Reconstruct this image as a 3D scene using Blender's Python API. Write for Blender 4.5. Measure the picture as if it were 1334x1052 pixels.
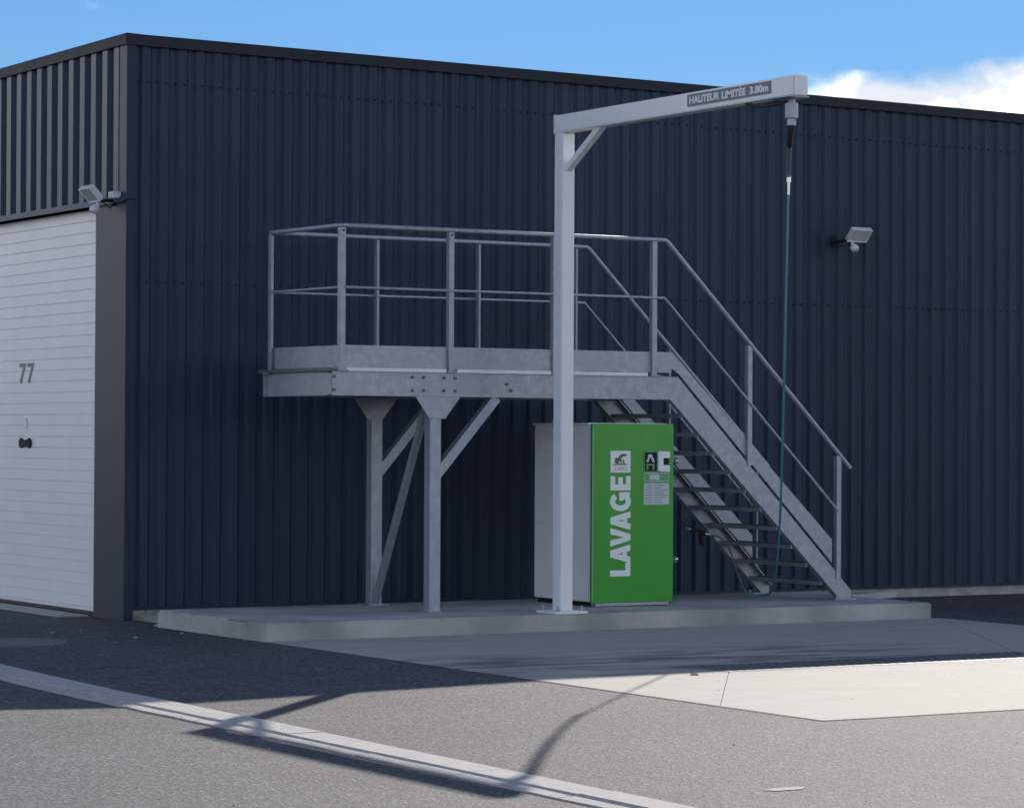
import bpy, bmesh, math, random
from mathutils import Vector, Matrix
random.seed(7)
S = bpy.context.scene
for o in list(bpy.data.objects):
    bpy.data.objects.remove(o)
COL = S.collection

# ------------------------------------------------------------------ camera
cam_d = bpy.data.cameras.new('camera')
cam = bpy.data.objects.new('camera', cam_d)
COL.objects.link(cam)
S.camera = cam
cam_d.sensor_width = 36.0
cam_d.lens = 36.0 * 3822.05 / 1334.0
cam_d.clip_start = 0.1
cam_d.clip_end = 3000


def _n(v):
    return v / v.length


def _dir(px, py):
    return Vector(((px - 667.0) / 3822.05, -(py - 526.0) / 3822.05, -1.0))


_ex = _n(_dir(7000, 600))
_ey = _dir(-1640, 555)
_ey = _n(_ey - _ex * _ex.dot(_ey))
_ez = _ex.cross(_ey)
cam.matrix_world = Matrix.Translation((-10.167, -23.209, 1.6)) @ Matrix((_ex, _ey, _ez)).to_4x4()

# ------------------------------------------------------------------ light
KSUN_X, KSUN_Y = 1.415, 1.38                  # shadow offset per metre of height
SUN_EL = math.atan(1.0 / math.hypot(KSUN_X, KSUN_Y))
sun_dir = Vector((KSUN_X, KSUN_Y, 1.0)).normalized()   # towards the sun
sd = bpy.data.lights.new('sun', 'SUN')
sd.energy = 2.6
sd.angle = math.radians(0.53)
sd.color = (1.0, 0.93, 0.83)
sun = bpy.data.objects.new('sun', sd)
COL.objects.link(sun)
sun.rotation_euler = sun_dir.to_track_quat('Z', 'Y').to_euler()
sun.location = (20, 20, 30)

CLOUD_OFFSET = (-0.25, 1.21, -4.29)
W = bpy.data.worlds.new('World')
S.world = W
W.use_nodes = True
nt = W.node_tree
nt.nodes.clear()
N = nt.nodes.new
L = nt.links.new
sky = N('ShaderNodeTexSky')
sky.sky_type = 'NISHITA'
sky.sun_disc = False
sky.sun_elevation = SUN_EL
sky.sun_rotation = math.atan2(sun_dir.x, sun_dir.y)
sky.air_density = 1.5
sky.dust_density = 0.0
sky.ozone_density = 8.0
sky.altitude = 200
tc = N('ShaderNodeTexCoord')
mp = N('ShaderNodeMapping')
mp.inputs['Location'].default_value = CLOUD_OFFSET
mp.inputs['Rotation'].default_value = (0, 0, 0)
mp.inputs['Scale'].default_value = (1.0, 1.0, 1.7)
L(tc.outputs['Generated'], mp.inputs[0])
nz = N('ShaderNodeTexNoise')                # scattered cumulus; the unseen ones are added as fill light
nz.inputs['Scale'].default_value = 4.5
nz.inputs['Detail'].default_value = 10.0
nz.inputs['Roughness'].default_value = 0.5
L(mp.outputs[0], nz.inputs['Vector'])
sep = N('ShaderNodeSeparateXYZ')
L(tc.outputs['Generated'], sep.inputs[0])
nsum = nz                                   # cloud kept low so its added fill reaches upright faces most
for (z0, z1, a0, a1) in ((0.04, 0.16, 0.10, 0.0), (0.16, 0.70, 0.0, -0.12)):
    band = N('ShaderNodeMapRange')
    band.inputs['From Min'].default_value = z0
    band.inputs['From Max'].default_value = z1
    band.inputs['To Min'].default_value = a0
    band.inputs['To Max'].default_value = a1
    L(sep.outputs['Z'], band.inputs['Value'])
    ad_ = N('ShaderNodeMath')
    L(nsum.outputs[0], ad_.inputs[0])
    L(band.outputs[0], ad_.inputs[1])
    nsum = ad_
cr = N('ShaderNodeMapRange')
cr.interpolation_type = 'SMOOTHSTEP'
cr.inputs['From Min'].default_value = 0.50
cr.inputs['From Max'].default_value = 0.55
L(nsum.outputs[0], cr.inputs['Value'])
nz2 = N('ShaderNodeTexNoise')               # grey and white billows inside the clouds
nz2.inputs['Scale'].default_value = 16.0
nz2.inputs['Detail'].default_value = 7.0
nz2.inputs['Roughness'].default_value = 0.55
L(mp.outputs[0], nz2.inputs['Vector'])
cden = N('ShaderNodeMapRange')
cden.interpolation_type = 'SMOOTHSTEP'
cden.inputs['From Min'].default_value = 0.40
cden.inputs['From Max'].default_value = 0.62
L(nz2.outputs['Fac'], cden.inputs['Value'])
ccol = N('ShaderNodeMixRGB')
ccol.inputs['Color1'].default_value = (8.3, 8.8, 9.6, 1)
ccol.inputs['Color2'].default_value = (40.0, 40.0, 40.0, 1)  # brighter than sunlit cloud, raised to fill the shade
L(cden.outputs[0], ccol.inputs['Fac'])
tint = N('ShaderNodeMixRGB')
tint.blend_type = 'MULTIPLY'
tint.inputs['Fac'].default_value = 1.0
tint.inputs['Color2'].default_value = (0.57, 0.735, 1.04, 1)
L(sky.outputs[0], tint.inputs['Color1'])
cmix = N('ShaderNodeMixRGB')
L(cr.outputs[0], cmix.inputs['Fac'])
L(tint.outputs[0], cmix.inputs['Color1'])
L(ccol.outputs[0], cmix.inputs['Color2'])
bg = N('ShaderNodeBackground')
bg.inputs['Strength'].default_value = 0.0515
L(cmix.outputs[0], bg.inputs['Color'])
wo = N('ShaderNodeOutputWorld')
L(bg.outputs[0], wo.inputs[0])

S.view_settings.view_transform = 'Standard'
S.view_settings.look = 'None'
S.view_settings.exposure = 0.95
S.view_settings.gamma = 1.0
S.view_settings.use_curve_mapping = False
S.render.engine = 'CYCLES'


# ------------------------------------------------------------------ materials
def mat(name, col, rough=0.5, metal=0.0, col2=None, nscale=5.0, namt=1.0, bump=0.0, bscale=40.0,
        spec=0.5, coat=0.0, emit=None, ndetail=6.0, stretch=None, col3=None, n3=0.7, rvar=0.0):
    m = bpy.data.materials.new(name)
    m.use_nodes = True
    t = m.node_tree
    b = t.nodes['Principled BSDF']
    b.inputs['Base Color'].default_value = (*col, 1)
    b.inputs['Roughness'].default_value = rough
    b.inputs['Metallic'].default_value = metal
    b.inputs['Specular IOR Level'].default_value = spec
    b.inputs['Coat Weight'].default_value = coat
    if emit:
        b.inputs['Emission Color'].default_value = (*col, 1)
        b.inputs['Emission Strength'].default_value = emit
    if col2 or bump or rvar:
        g = t.nodes.new('ShaderNodeNewGeometry')
        mpn = t.nodes.new('ShaderNodeMapping')
        t.links.new(g.outputs['Position'], mpn.inputs[0])
        if stretch:
            mpn.inputs['Scale'].default_value = stretch
    cur = None
    if col2:
        n = t.nodes.new('ShaderNodeTexNoise')
        n.inputs['Scale'].default_value = nscale
        n.inputs['Detail'].default_value = ndetail
        n.inputs['Roughness'].default_value = 0.62
        t.links.new(mpn.outputs[0], n.inputs['Vector'])
        r = t.nodes.new('ShaderNodeMapRange')
        r.inputs['From Min'].default_value = 0.5 - 0.22 / namt
        r.inputs['From Max'].default_value = 0.5 + 0.22 / namt
        t.links.new(n.outputs['Fac'], r.inputs['Value'])
        mx = t.nodes.new('ShaderNodeMixRGB')
        mx.inputs['Color1'].default_value = (*col, 1)
        mx.inputs['Color2'].default_value = (*col2, 1)
        t.links.new(r.outputs[0], mx.inputs['Fac'])
        cur = mx.outputs[0]
        if rvar:
            rr = t.nodes.new('ShaderNodeMapRange')
            rr.inputs['To Min'].default_value = rough - rvar
            rr.inputs['To Max'].default_value = rough + rvar
            t.links.new(n.outputs['Fac'], rr.inputs['Value'])
            t.links.new(rr.outputs[0], b.inputs['Roughness'])
        if col3:
            n3n = t.nodes.new('ShaderNodeTexNoise')
            n3n.inputs['Scale'].default_value = n3
            n3n.inputs['Detail'].default_value = 5
            t.links.new(mpn.outputs[0], n3n.inputs['Vector'])
            r3 = t.nodes.new('ShaderNodeMapRange')
            r3.inputs['From Min'].default_value = 0.42
            r3.inputs['From Max'].default_value = 0.68
            t.links.new(n3n.outputs['Fac'], r3.inputs['Value'])
            m3 = t.nodes.new('ShaderNodeMixRGB')
            t.links.new(r3.outputs[0], m3.inputs['Fac'])
            t.links.new(cur, m3.inputs['Color1'])
            m3.inputs['Color2'].default_value = (*col3, 1)
            cur = m3.outputs[0]
        t.links.new(cur, b.inputs['Base Color'])
    if bump:
        bn = t.nodes.new('ShaderNodeTexNoise')
        bn.inputs['Scale'].default_value = bscale
        bn.inputs['Detail'].default_value = 6
        t.links.new(mpn.outputs[0], bn.inputs['Vector'])
        bp = t.nodes.new('ShaderNodeBump')
        bp.inputs['Strength'].default_value = bump
        bp.inputs['Distance'].default_value = 0.01
        t.links.new(bn.outputs['Fac'], bp.inputs['Height'])
        t.links.new(bp.outputs[0], b.inputs['Normal'])
    return m


def asphalt_material():
    m = bpy.data.materials.new('asphalt')
    m.use_nodes = True
    t = m.node_tree
    b = t.nodes['Principled BSDF']
    b.inputs['Roughness'].default_value = 0.8
    b.inputs['Specular IOR Level'].default_value = 0.4
    g = t.nodes.new('ShaderNodeNewGeometry')
    vor = t.nodes.new('ShaderNodeTexVoronoi')        # aggregate stones
    vor.inputs['Scale'].default_value = 62
    t.links.new(g.outputs['Position'], vor.inputs['Vector'])
    seps = t.nodes.new('ShaderNodeSeparateColor')
    t.links.new(vor.outputs['Color'], seps.inputs[0])
    r1 = t.nodes.new('ShaderNodeValToRGB')
    e = r1.color_ramp.elements
    e[0].position = 0.0
    e[0].color = (0.026, 0.026, 0.028, 1)
    e[1].position = 0.97
    e[1].color = (0.118, 0.119, 0.121, 1)
    k = e.new(0.55)
    k.color = (0.055, 0.056, 0.058, 1)
    k = e.new(1.0)
    k.color = (0.20, 0.198, 0.194, 1)
    t.links.new(seps.outputs[0], r1.inputs[0])
    mid = t.nodes.new('ShaderNodeTexNoise')
    mid.inputs['Scale'].default_value = 22
    mid.inputs['Detail'].default_value = 8
    mid.inputs['Roughness'].default_value = 0.7
    t.links.new(g.outputs['Position'], mid.inputs['Vector'])
    mr = t.nodes.new('ShaderNodeMapRange')
    mr.inputs['From Min'].default_value = 0.3
    mr.inputs['From Max'].default_value = 0.7
    mr.inputs['To Min'].default_value = 0.66
    mr.inputs['To Max'].default_value = 1.38
    t.links.new(mid.outputs['Fac'], mr.inputs['Value'])
    big = t.nodes.new('ShaderNodeTexNoise')
    big.inputs['Scale'].default_value = 0.8
    big.inputs['Detail'].default_value = 5
    t.links.new(g.outputs['Position'], big.inputs['Vector'])
    br = t.nodes.new('ShaderNodeMapRange')
    br.inputs['From Min'].default_value = 0.3
    br.inputs['From Max'].default_value = 0.7
    br.inputs['To Min'].default_value = 0.82
    br.inputs['To Max'].default_value = 1.20
    t.links.new(big.outputs['Fac'], br.inputs['Value'])
    blot = t.nodes.new('ShaderNodeTexNoise')
    blot.inputs['Scale'].default_value = 5.0
    blot.inputs['Detail'].default_value = 7
    blot.inputs['Roughness'].default_value = 0.65
    t.links.new(g.outputs['Position'], blot.inputs['Vector'])
    blr = t.nodes.new('ShaderNodeMapRange')
    blr.inputs['From Min'].default_value = 0.3
    blr.inputs['From Max'].default_value = 0.7
    blr.inputs['To Min'].default_value = 0.80
    blr.inputs['To Max'].default_value = 1.20
    t.links.new(blot.outputs['Fac'], blr.inputs['Value'])
    bm0 = t.nodes.new('ShaderNodeMath')
    bm0.operation = 'MULTIPLY'
    t.links.new(br.outputs[0], bm0.inputs[0])
    t.links.new(blr.outputs[0], bm0.inputs[1])
    br = bm0
    mul = t.nodes.new('ShaderNodeMath')
    mul.operation = 'MULTIPLY'
    t.links.new(mr.outputs[0], mul.inputs[0])
    t.links.new(br.outputs[0], mul.inputs[1])
    mx = t.nodes.new('ShaderNodeVectorMath')
    mx.operation = 'SCALE'
    t.links.new(r1.outputs[0], mx.inputs[0])
    t.links.new(mul.outputs[0], mx.inputs['Scale'])
    t.links.new(mx.outputs[0], b.inputs['Base Color'])
    bp = t.nodes.new('ShaderNodeBump')
    bp.inputs['Strength'].default_value = 0.55
    bp.inputs['Distance'].default_value = 0.006
    add = t.nodes.new('ShaderNodeMath')
    t.links.new(vor.outputs['Distance'], add.inputs[0])
    t.links.new(mid.outputs['Fac'], add.inputs[1])
    t.links.new(add.outputs[0], bp.inputs['Height'])
    t.links.new(bp.outputs[0], b.inputs['Normal'])
    return m


M = {}
M['asphalt'] = asphalt_material()
M['concrete'] = mat('apron_concrete', (0.425, 0.398, 0.340), 0.8, col2=(0.335, 0.314, 0.268), nscale=2.2, bump=0.12,
                    bscale=60, col3=(0.385, 0.360, 0.300), n3=0.9, stretch=(0.6, 1.6, 1))
def add_stain(m):
    """dark tide marks of dirty water left along the drain"""
    t = m.node_tree
    b = t.nodes['Principled BSDF']
    src = b.inputs['Base Color'].links[0].from_socket
    geo = t.nodes.new('ShaderNodeNewGeometry')
    sp = t.nodes.new('ShaderNodeSeparateXYZ')
    t.links.new(geo.outputs['Position'], sp.inputs[0])

    def fall(sock, c, w0, w1):
        d = t.nodes.new('ShaderNodeMath'); d.operation = 'SUBTRACT'; d.inputs[1].default_value = c
        t.links.new(sock, d.inputs[0])
        ab = t.nodes.new('ShaderNodeMath'); ab.operation = 'ABSOLUTE'
        t.links.new(d.outputs[0], ab.inputs[0])
        r = t.nodes.new('ShaderNodeMapRange'); r.interpolation_type = 'SMOOTHSTEP'
        r.inputs['From Min'].default_value = w0; r.inputs['From Max'].default_value = w1
        r.inputs['To Min'].default_value = 1; r.inputs['To Max'].default_value = 0
        t.links.new(ab.outputs[0], r.inputs['Value'])
        return r.outputs[0]
    fy = fall(sp.outputs['Y'], -5.95, 0.35, 1.5)
    fx = fall(sp.outputs['X'], 1.7, 1.2, 3.2)
    mp_ = t.nodes.new('ShaderNodeMapping'); mp_.inputs['Scale'].default_value = (0.7, 2.6, 1)
    t.links.new(geo.outputs['Position'], mp_.inputs[0])
    nn = t.nodes.new('ShaderNodeTexNoise'); nn.inputs['Scale'].default_value = 1.5; nn.inputs['Detail'].default_value = 6
    t.links.new(mp_.outputs[0], nn.inputs['Vector'])
    nr = t.nodes.new('ShaderNodeMapRange'); nr.inputs['From Min'].default_value = 0.44; nr.inputs['From Max'].default_value = 0.58
    t.links.new(nn.outputs['Fac'], nr.inputs['Value'])
    p1_ = t.nodes.new('ShaderNodeMath'); p1_.operation = 'MULTIPLY'
    t.links.new(fx, p1_.inputs[0]); t.links.new(fy, p1_.inputs[1])
    p2_ = t.nodes.new('ShaderNodeMath'); p2_.operation = 'MULTIPLY'
    t.links.new(p1_.outputs[0], p2_.inputs[0]); t.links.new(nr.outputs[0], p2_.inputs[1])
    p3_ = t.nodes.new('ShaderNodeMath'); p3_.operation = 'MULTIPLY'; p3_.inputs[1].default_value = 0.95
    t.links.new(p2_.outputs[0], p3_.inputs[0])
    mx_ = t.nodes.new('ShaderNodeMixRGB'); mx_.inputs['Color2'].default_value = (0.13, 0.13, 0.115, 1)
    t.links.new(p3_.outputs[0], mx_.inputs['Fac']); t.links.new(src, mx_.inputs['Color1'])
    t.links.new(mx_.outputs[0], b.inputs['Base Color'])


add_stain(M['concrete'])
M['slab'] = mat('slab_concrete', (0.48, 0.48, 0.45), 0.85, col2=(0.37, 0.375, 0.345), nscale=3.0, bump=0.25,
                bscale=35, col3=(0.27, 0.285, 0.25), n3=1.3)
M['kerb'] = mat('kerb_concrete', (0.47, 0.45, 0.41), 0.85, col2=(0.34, 0.33, 0.30), nscale=9, bump=0.3, bscale=50)
M['plinth'] = mat('plinth_concrete', (0.44, 0.44, 0.42), 0.9, col2=(0.25, 0.25, 0.24), nscale=6, bump=0.3, bscale=30)
M['bitumen'] = mat('bitumen', (0.02, 0.019, 0.018), 0.7)
M['stain'] = mat('wet_stain', (0.10, 0.105, 0.10), 0.5, col2=(0.05, 0.05, 0.048), nscale=3)
M['clad'] = mat('anthracite_cladding', (0.024, 0.034, 0.058), 0.40, col2=(0.029, 0.040, 0.066), nscale=0.9,
                spec=0.26, rvar=0.06, stretch=(1, 1, 0.15))
M['flash'] = mat('anthracite_flashing', (0.026, 0.036, 0.056), 0.45, col2=(0.030, 0.040, 0.060), nscale=2, spec=0.24)
M['coping'] = mat('coping_metal', (0.020, 0.025, 0.034), 0.6, col2=(0.026, 0.031, 0.040), nscale=2, spec=0.2)
def vary(m, amt):
    """slightly different batch tone for each sheet"""
    t = m.node_tree
    b = t.nodes['Principled BSDF']
    src = b.inputs['Base Color'].links[0].from_socket
    oi = t.nodes.new('ShaderNodeObjectInfo')
    r = t.nodes.new('ShaderNodeMapRange')
    r.inputs['To Min'].default_value = 1 - amt
    r.inputs['To Max'].default_value = 1 + amt
    t.links.new(oi.outputs['Random'], r.inputs['Value'])
    sc = t.nodes.new('ShaderNodeVectorMath')
    sc.operation = 'SCALE'
    t.links.new(src, sc.inputs[0])
    t.links.new(r.outputs[0], sc.inputs['Scale'])
    t.links.new(sc.outputs[0], b.inputs['Base Color'])


vary(M['clad'], 0.12)
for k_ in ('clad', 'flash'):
    M[k_].node_tree.nodes['Principled BSDF'].inputs['Specular Tint'].default_value = (0.62, 0.80, 1.0, 1)  # blue of the reflected sky put into the specular tint
M['roof'] = mat('roof_membrane', (0.10, 0.10, 0.10), 0.9, col2=(0.14, 0.14, 0.14), nscale=1)
M['door'] = mat('door_white', (0.84, 0.84, 0.83), 0.38, col2=(0.80, 0.80, 0.79), nscale=2.5)
M['galv'] = mat('galvanised_steel', (0.38, 0.405, 0.445), 0.45, 0.5, col2=(0.29, 0.312, 0.350), nscale=16, namt=1.5,
                col3=(0.33, 0.355, 0.395), n3=4, rvar=0.1)
M['galv_dark'] = mat('galvanised_grating', (0.17, 0.18, 0.19), 0.55, 0.6, col2=(0.11, 0.12, 0.13), nscale=12)
M['deck'] = mat('deck_edge', (0.82, 0.82, 0.82), 0.4, 0.0, col2=(0.74, 0.75, 0.75), nscale=10)  # near-white colour stands in for light caught on the edge
M['white'] = mat('white_paint', (0.82, 0.83, 0.83), 0.35, col2=(0.77, 0.78, 0.78), nscale=3)
M['grey'] = mat('cabinet_grey', (0.80, 0.81, 0.82), 0.40, col2=(0.75, 0.76, 0.77), nscale=2)
M['green'] = mat('cabinet_green', (0.036, 0.350, 0.022), 0.22, col2=(0.030, 0.31, 0.019), nscale=1.5, coat=0.3)
M['green_edge'] = mat('green_edge', (0.20, 0.45, 0.20), 0.35, col2=(0.17, 0.40, 0.17), nscale=4)
M['letter'] = mat('white_vinyl', (0.82, 0.83, 0.82), 0.4, col2=(0.78, 0.79, 0.78), nscale=4)
M['navy'] = mat('navy_sign', (0.055, 0.080, 0.130), 0.35, col2=(0.060, 0.086, 0.14), nscale=4)
M['logo_green'] = mat('emblem_green', (0.02, 0.14, 0.05), 0.4, col2=(0.018, 0.12, 0.045), nscale=9)
M['ochre'] = mat('emblem_ochre', (0.50, 0.36, 0.10), 0.4, col2=(0.45, 0.33, 0.10), nscale=9)
M['dark'] = mat('dark_plastic', (0.014, 0.015, 0.017), 0.65, col2=(0.019, 0.020, 0.022), nscale=8, spec=0.2)
M['rubber'] = mat('black_rubber', (0.022, 0.022, 0.024), 0.6, col2=(0.030, 0.030, 0.032), nscale=12)
M['digit'] = mat('digit_grey', (0.12, 0.13, 0.14), 0.45, col2=(0.14, 0.15, 0.16), nscale=8)
M['steel'] = mat('stainless_steel', (0.62, 0.62, 0.62), 0.25, 1.0, col2=(0.52, 0.52, 0.52), nscale=8)
M['lamp'] = mat('lamp_white', (0.70, 0.71, 0.72), 0.4, col2=(0.66, 0.67, 0.68), nscale=5)
M['lens'] = mat('lamp_lens', (0.55, 0.56, 0.56), 0.12, col2=(0.58, 0.58, 0.57), nscale=8, coat=0.6)
M['hose'] = mat('teal_hose', (0.075, 0.29, 0.30), 0.4, col2=(0.065, 0.25, 0.265), nscale=20)
M['label'] = mat('label_print', (0.55, 0.62, 0.60), 0.4, col2=(0.50, 0.57, 0.55), nscale=8)
M['label_green'] = mat('label_green', (0.12, 0.36, 0.14), 0.4, col2=(0.10, 0.32, 0.12), nscale=8)
M['print'] = mat('print_ink', (0.16, 0.23, 0.25), 0.5, col2=(0.18, 0.25, 0.27), nscale=8)
M['iron'] = mat('cast_iron', (0.17, 0.16, 0.14), 0.75, col2=(0.11, 0.105, 0.095), nscale=14, bump=0.3, bscale=60)
M['stone'] = mat('pale_stone', (0.48, 0.46, 0.42), 0.9, col2=(0.36, 0.35, 0.32), nscale=20)
M['hill'] = mat('added_hill_woodland', (0.030, 0.050, 0.022), 0.95, col2=(0.055, 0.080, 0.035), nscale=0.06, ndetail=9)
M['pit_shade'] = mat('drain_pit_shade', (0.012, 0.012, 0.012), 0.8, col2=(0.02, 0.02, 0.02), nscale=5)


# ------------------------------------------------------------------ mesh helpers
class MB:
    def __init__(s):
        s.v = []
        s.f = []

    def add(s, v, f):
        k = len(s.v)
        s.v += [tuple(p) for p in v]
        s.f += [tuple(i + k for i in q) for q in f]
        return s

    def box(s, x0, x1, y0, y1, z0, z1):
        v = [(x, y, z) for x in (x0, x1) for y in (y0, y1) for z in (z0, z1)]
        return s.add(v, [(0, 1, 3, 2), (4, 6, 7, 5), (0, 4, 5, 1), (2, 3, 7, 6), (0, 2, 6, 4), (1, 5, 7, 3)])

    def prism(s, poly, axis, a, b):
        """extrude a 2-D polygon; axis 'x': poly=(y,z), 'y': (x,z), 'z': (x,y)"""
        def P(p, c):
            return {'x': (c, p[0], p[1]), 'y': (p[0], c, p[1]), 'z': (p[0], p[1], c)}[axis]
        n = len(poly)
        v = [P(p, a) for p in poly] + [P(p, b) for p in poly]
        f = [tuple(range(n)), tuple(range(2 * n - 1, n - 1, -1))]
        f += [(i, (i + 1) % n, n + (i + 1) % n, n + i) for i in range(n)]
        return s.add(v, f)

    def tube(s, pts, r, seg=10, caps=True):
        pts = [Vector(p) for p in pts]
        rs = r if isinstance(r, (list, tuple)) else [r] * len(pts)
        rings = []
        up = None
        for i, p in enumerate(pts):
            if i == 0:
                t = pts[1] - p
            elif i == len(pts) - 1:
                t = p - pts[i - 1]
            else:
                t = (pts[i + 1] - p).normalized() + (p - pts[i - 1]).normalized()
            t.normalize()
            if up is None:
                up = Vector((0, 0, 1)) if abs(t.z) < 0.9 else Vector((1, 0, 0))
            a = t.cross(up).normalized()
            b = a.cross(t).normalized()
            up = b
            rings.append([p + (a * math.cos(q) + b * math.sin(q)) * rs[i]
                          for q in [2 * math.pi * k / seg for k in range(seg)]])
        v = [q for rg in rings for q in rg]
        f = []
        for i in range(len(rings) - 1):
            for k in range(seg):
                k2 = (k + 1) % seg
                f.append((i * seg + k, i * seg + k2, (i + 1) * seg + k2, (i + 1) * seg + k))
        if caps:
            f.append(tuple(range(seg - 1, -1, -1)))
            f.append(tuple((len(rings) - 1) * seg + k for k in range(seg)))
        return s.add(v, f)

    def bar(s, p0, p1, w, h, up=(0, 0, 1)):
        """rectangular bar from p0 to p1; w sideways, h along 'up'"""
        p0 = Vector(p0)
        p1 = Vector(p1)
        t = (p1 - p0).normalized()
        a = t.cross(Vector(up)).normalized()
        b = a.cross(t).normalized()
        v = []
        for p in (p0, p1):
            for (i, j) in ((-1, -1), (1, -1), (1, 1), (-1, 1)):
                v.append(p + a * (i * w / 2) + b * (j * h / 2))
        return s.add(v, [(0, 1, 2, 3), (7, 6, 5, 4), (0, 4, 5, 1), (1, 5, 6, 2), (2, 6, 7, 3), (3, 7, 4, 0)])

    def cyl(s, c, r, h, axis=(0, 0, 1), seg=14):
        c = Vector(c)
        a = Vector(axis).normalized()
        return s.tube([c, c + a * h], r, seg)

    def build(s, name, m, parent=None, bevel=0.0, smooth=False, matrix=None, seg=1):
        me = bpy.data.meshes.new(name)
        me.from_pydata(s.v, [], s.f)
        bm = bmesh.new()
        bm.from_mesh(me)
        bmesh.ops.recalc_face_normals(bm, faces=bm.faces)
        if bevel:
            es = [e for e in bm.edges if len(e.link_faces) == 2 and e.calc_face_angle(0) > 0.6]
            bmesh.ops.bevel(bm, geom=es, offset=bevel, segments=seg, affect='EDGES', clamp_overlap=True)
        bm.to_mesh(me)
        bm.free()
        if smooth:
            for p in me.polygons:
                p.use_smooth = True
            me.set_sharp_from_angle(angle=math.radians(40))
        me.materials.append(m)
        o = bpy.data.objects.new(name, me)
        COL.objects.link(o)
        if parent:
            o.parent = parent
        if matrix is not None:
            o.matrix_basis = matrix
        return o


def thing(name, label, cat, loc=(0, 0, 0), group=None):
    o = bpy.data.objects.new(name, None)
    o.empty_display_size = 0.2
    COL.objects.link(o)
    o.location = loc
    return tag(o, label, cat, group)


def tag(o, label, cat, group=None, kind=None):
    o['label'] = label
    o['category'] = cat
    if group:
        o['group'] = group
    if kind:
        o['kind'] = kind
    return o


def struct(o, label, cat):
    o['kind'] = 'structure'
    return tag(o, label, cat)


def text(name, body, size, m, parent, origin, xdir, ydir, offset=0.0, extrude=0.0015, sx=1.0, spacing=1.0, fit=None):
    cu = bpy.data.curves.new(name, 'FONT')
    cu.body = body
    cu.size = size
    cu.offset = offset
    cu.extrude = extrude
    cu.space_character = spacing
    cu.resolution_u = 3
    to = bpy.data.objects.new(name, cu)
    COL.objects.link(to)
    dg = bpy.context.evaluated_depsgraph_get()
    me = bpy.data.meshes.new_from_object(to.evaluated_get(dg))
    bpy.data.objects.remove(to)
    xs = [v.co.x for v in me.vertices]
    ys = [v.co.y for v in me.vertices]
    x0, x1, y0, y1 = min(xs), max(xs), min(ys), max(ys)
    if fit:
        for v in me.vertices:
            v.co.x = (v.co.x - x0) / (x1 - x0) * fit[0]
            v.co.y = (v.co.y - y0) / (y1 - y0) * fit[1]
    me.name = name
    me.materials.clear()
    me.materials.append(m)
    o = bpy.data.objects.new(name, me)
    COL.objects.link(o)
    X = Vector(xdir)
    Y = Vector(ydir)
    Z = X.cross(Y)
    mt = Matrix((X, Y, Z)).transposed().to_4x4()
    mt.translation = Vector(origin)
    o.parent = parent
    o.matrix_basis = mt
    return o


# ------------------------------------------------------------------ ground levels
def sm(a, b, x):
    t = min(max((x - a) / (b - a), 0.0), 1.0)
    return t * t * (3 - 2 * t)


def g(x, y):
    s = 1 - sm(-6.5, -2.9, y)
    s *= sm(-60, -30, y)
    if x >= -3.1:
        v = 0.013 * min(x + 0.1, 0.0)
    else:
        v = -0.039 + 0.025 * min(-3.1 - x, 5.0)
    return s * v


def grid_sheet(xs, ys, off):
    v = [(x, y, g(x, y) + off) for x in xs for y in ys]
    n = len(ys)
    f = [(i * n + j, (i + 1) * n + j, (i + 1) * n + j + 1, i * n + j + 1)
         for i in range(len(xs) - 1) for j in range(n - 1)]
    return v, f


def frange(a, b, st):
    n = int(round((b - a) / st))
    return [a + (b - a) * i / n for i in range(n + 1)]


xs = [-900, -400, -150, -80, -40, -25] + frange(-18, 14, 0.5) + [20, 40, 80, 150, 400, 900]
ys = [-900, -400, -150, -80] + frange(-60, -30, 5) + [-26] + frange(-22, 2, 0.5) + [10, 30, 80, 150, 400, 900]
xs = sorted(set(xs + [-3.1, -0.1]))
mb = MB()
mb.add(*grid_sheet(xs, ys, 0.0))
ground = mb.build('ground', M['asphalt'], smooth=True)
struct(ground, 'grey asphalt yard with coarse light aggregate', 'asphalt')

# unseen wooded hill ring, added to darken low reflections in the cladding
mb = MB()
nseg = 160
vs = []
for i in range(nseg):
    a = 2 * math.pi * i / nseg
    hgt = 20 + 7 * math.sin(3 * a + 1) + 5 * math.sin(7 * a) + 3 * math.sin(17 * a + 2) + random.uniform(-1.2, 1.2)
    for (r, hh) in ((430, -2), (470, hgt * 0.55), (540, hgt), (640, hgt * 0.7), (800, -3)):
        vs.append((math.cos(a) * r, math.sin(a) * r, hh + (random.uniform(-1, 1) if hh > 0 else 0)))
fs = []
for i in range(nseg):
    j = (i + 1) % nseg
    for k in range(4):
        fs.append((i * 5 + k, j * 5 + k, j * 5 + k + 1, i * 5 + k + 1))
mb.add(vs, fs)
added_hills = mb.build('added_hills', M['hill'], smooth=True)
struct(added_hills, 'unseen dark wooded hill ring added for the wall reflections', 'added_hills')

# ------------------------------------------------------------------ concrete wash apron
GX0, GX1, GY0, GY1 = 1.45, 4.35, -6.86, -6.42       # drain grate opening
AX0, AX1, AY0, AY1 = -0.11, 6.52, -9.95, -2.905
apron = thing('wash_apron', 'pale concrete wash apron with a drain in the middle', 'apron', (0, 0, 0))
apron['kind'] = 'structure'
AT = 0.005


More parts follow.
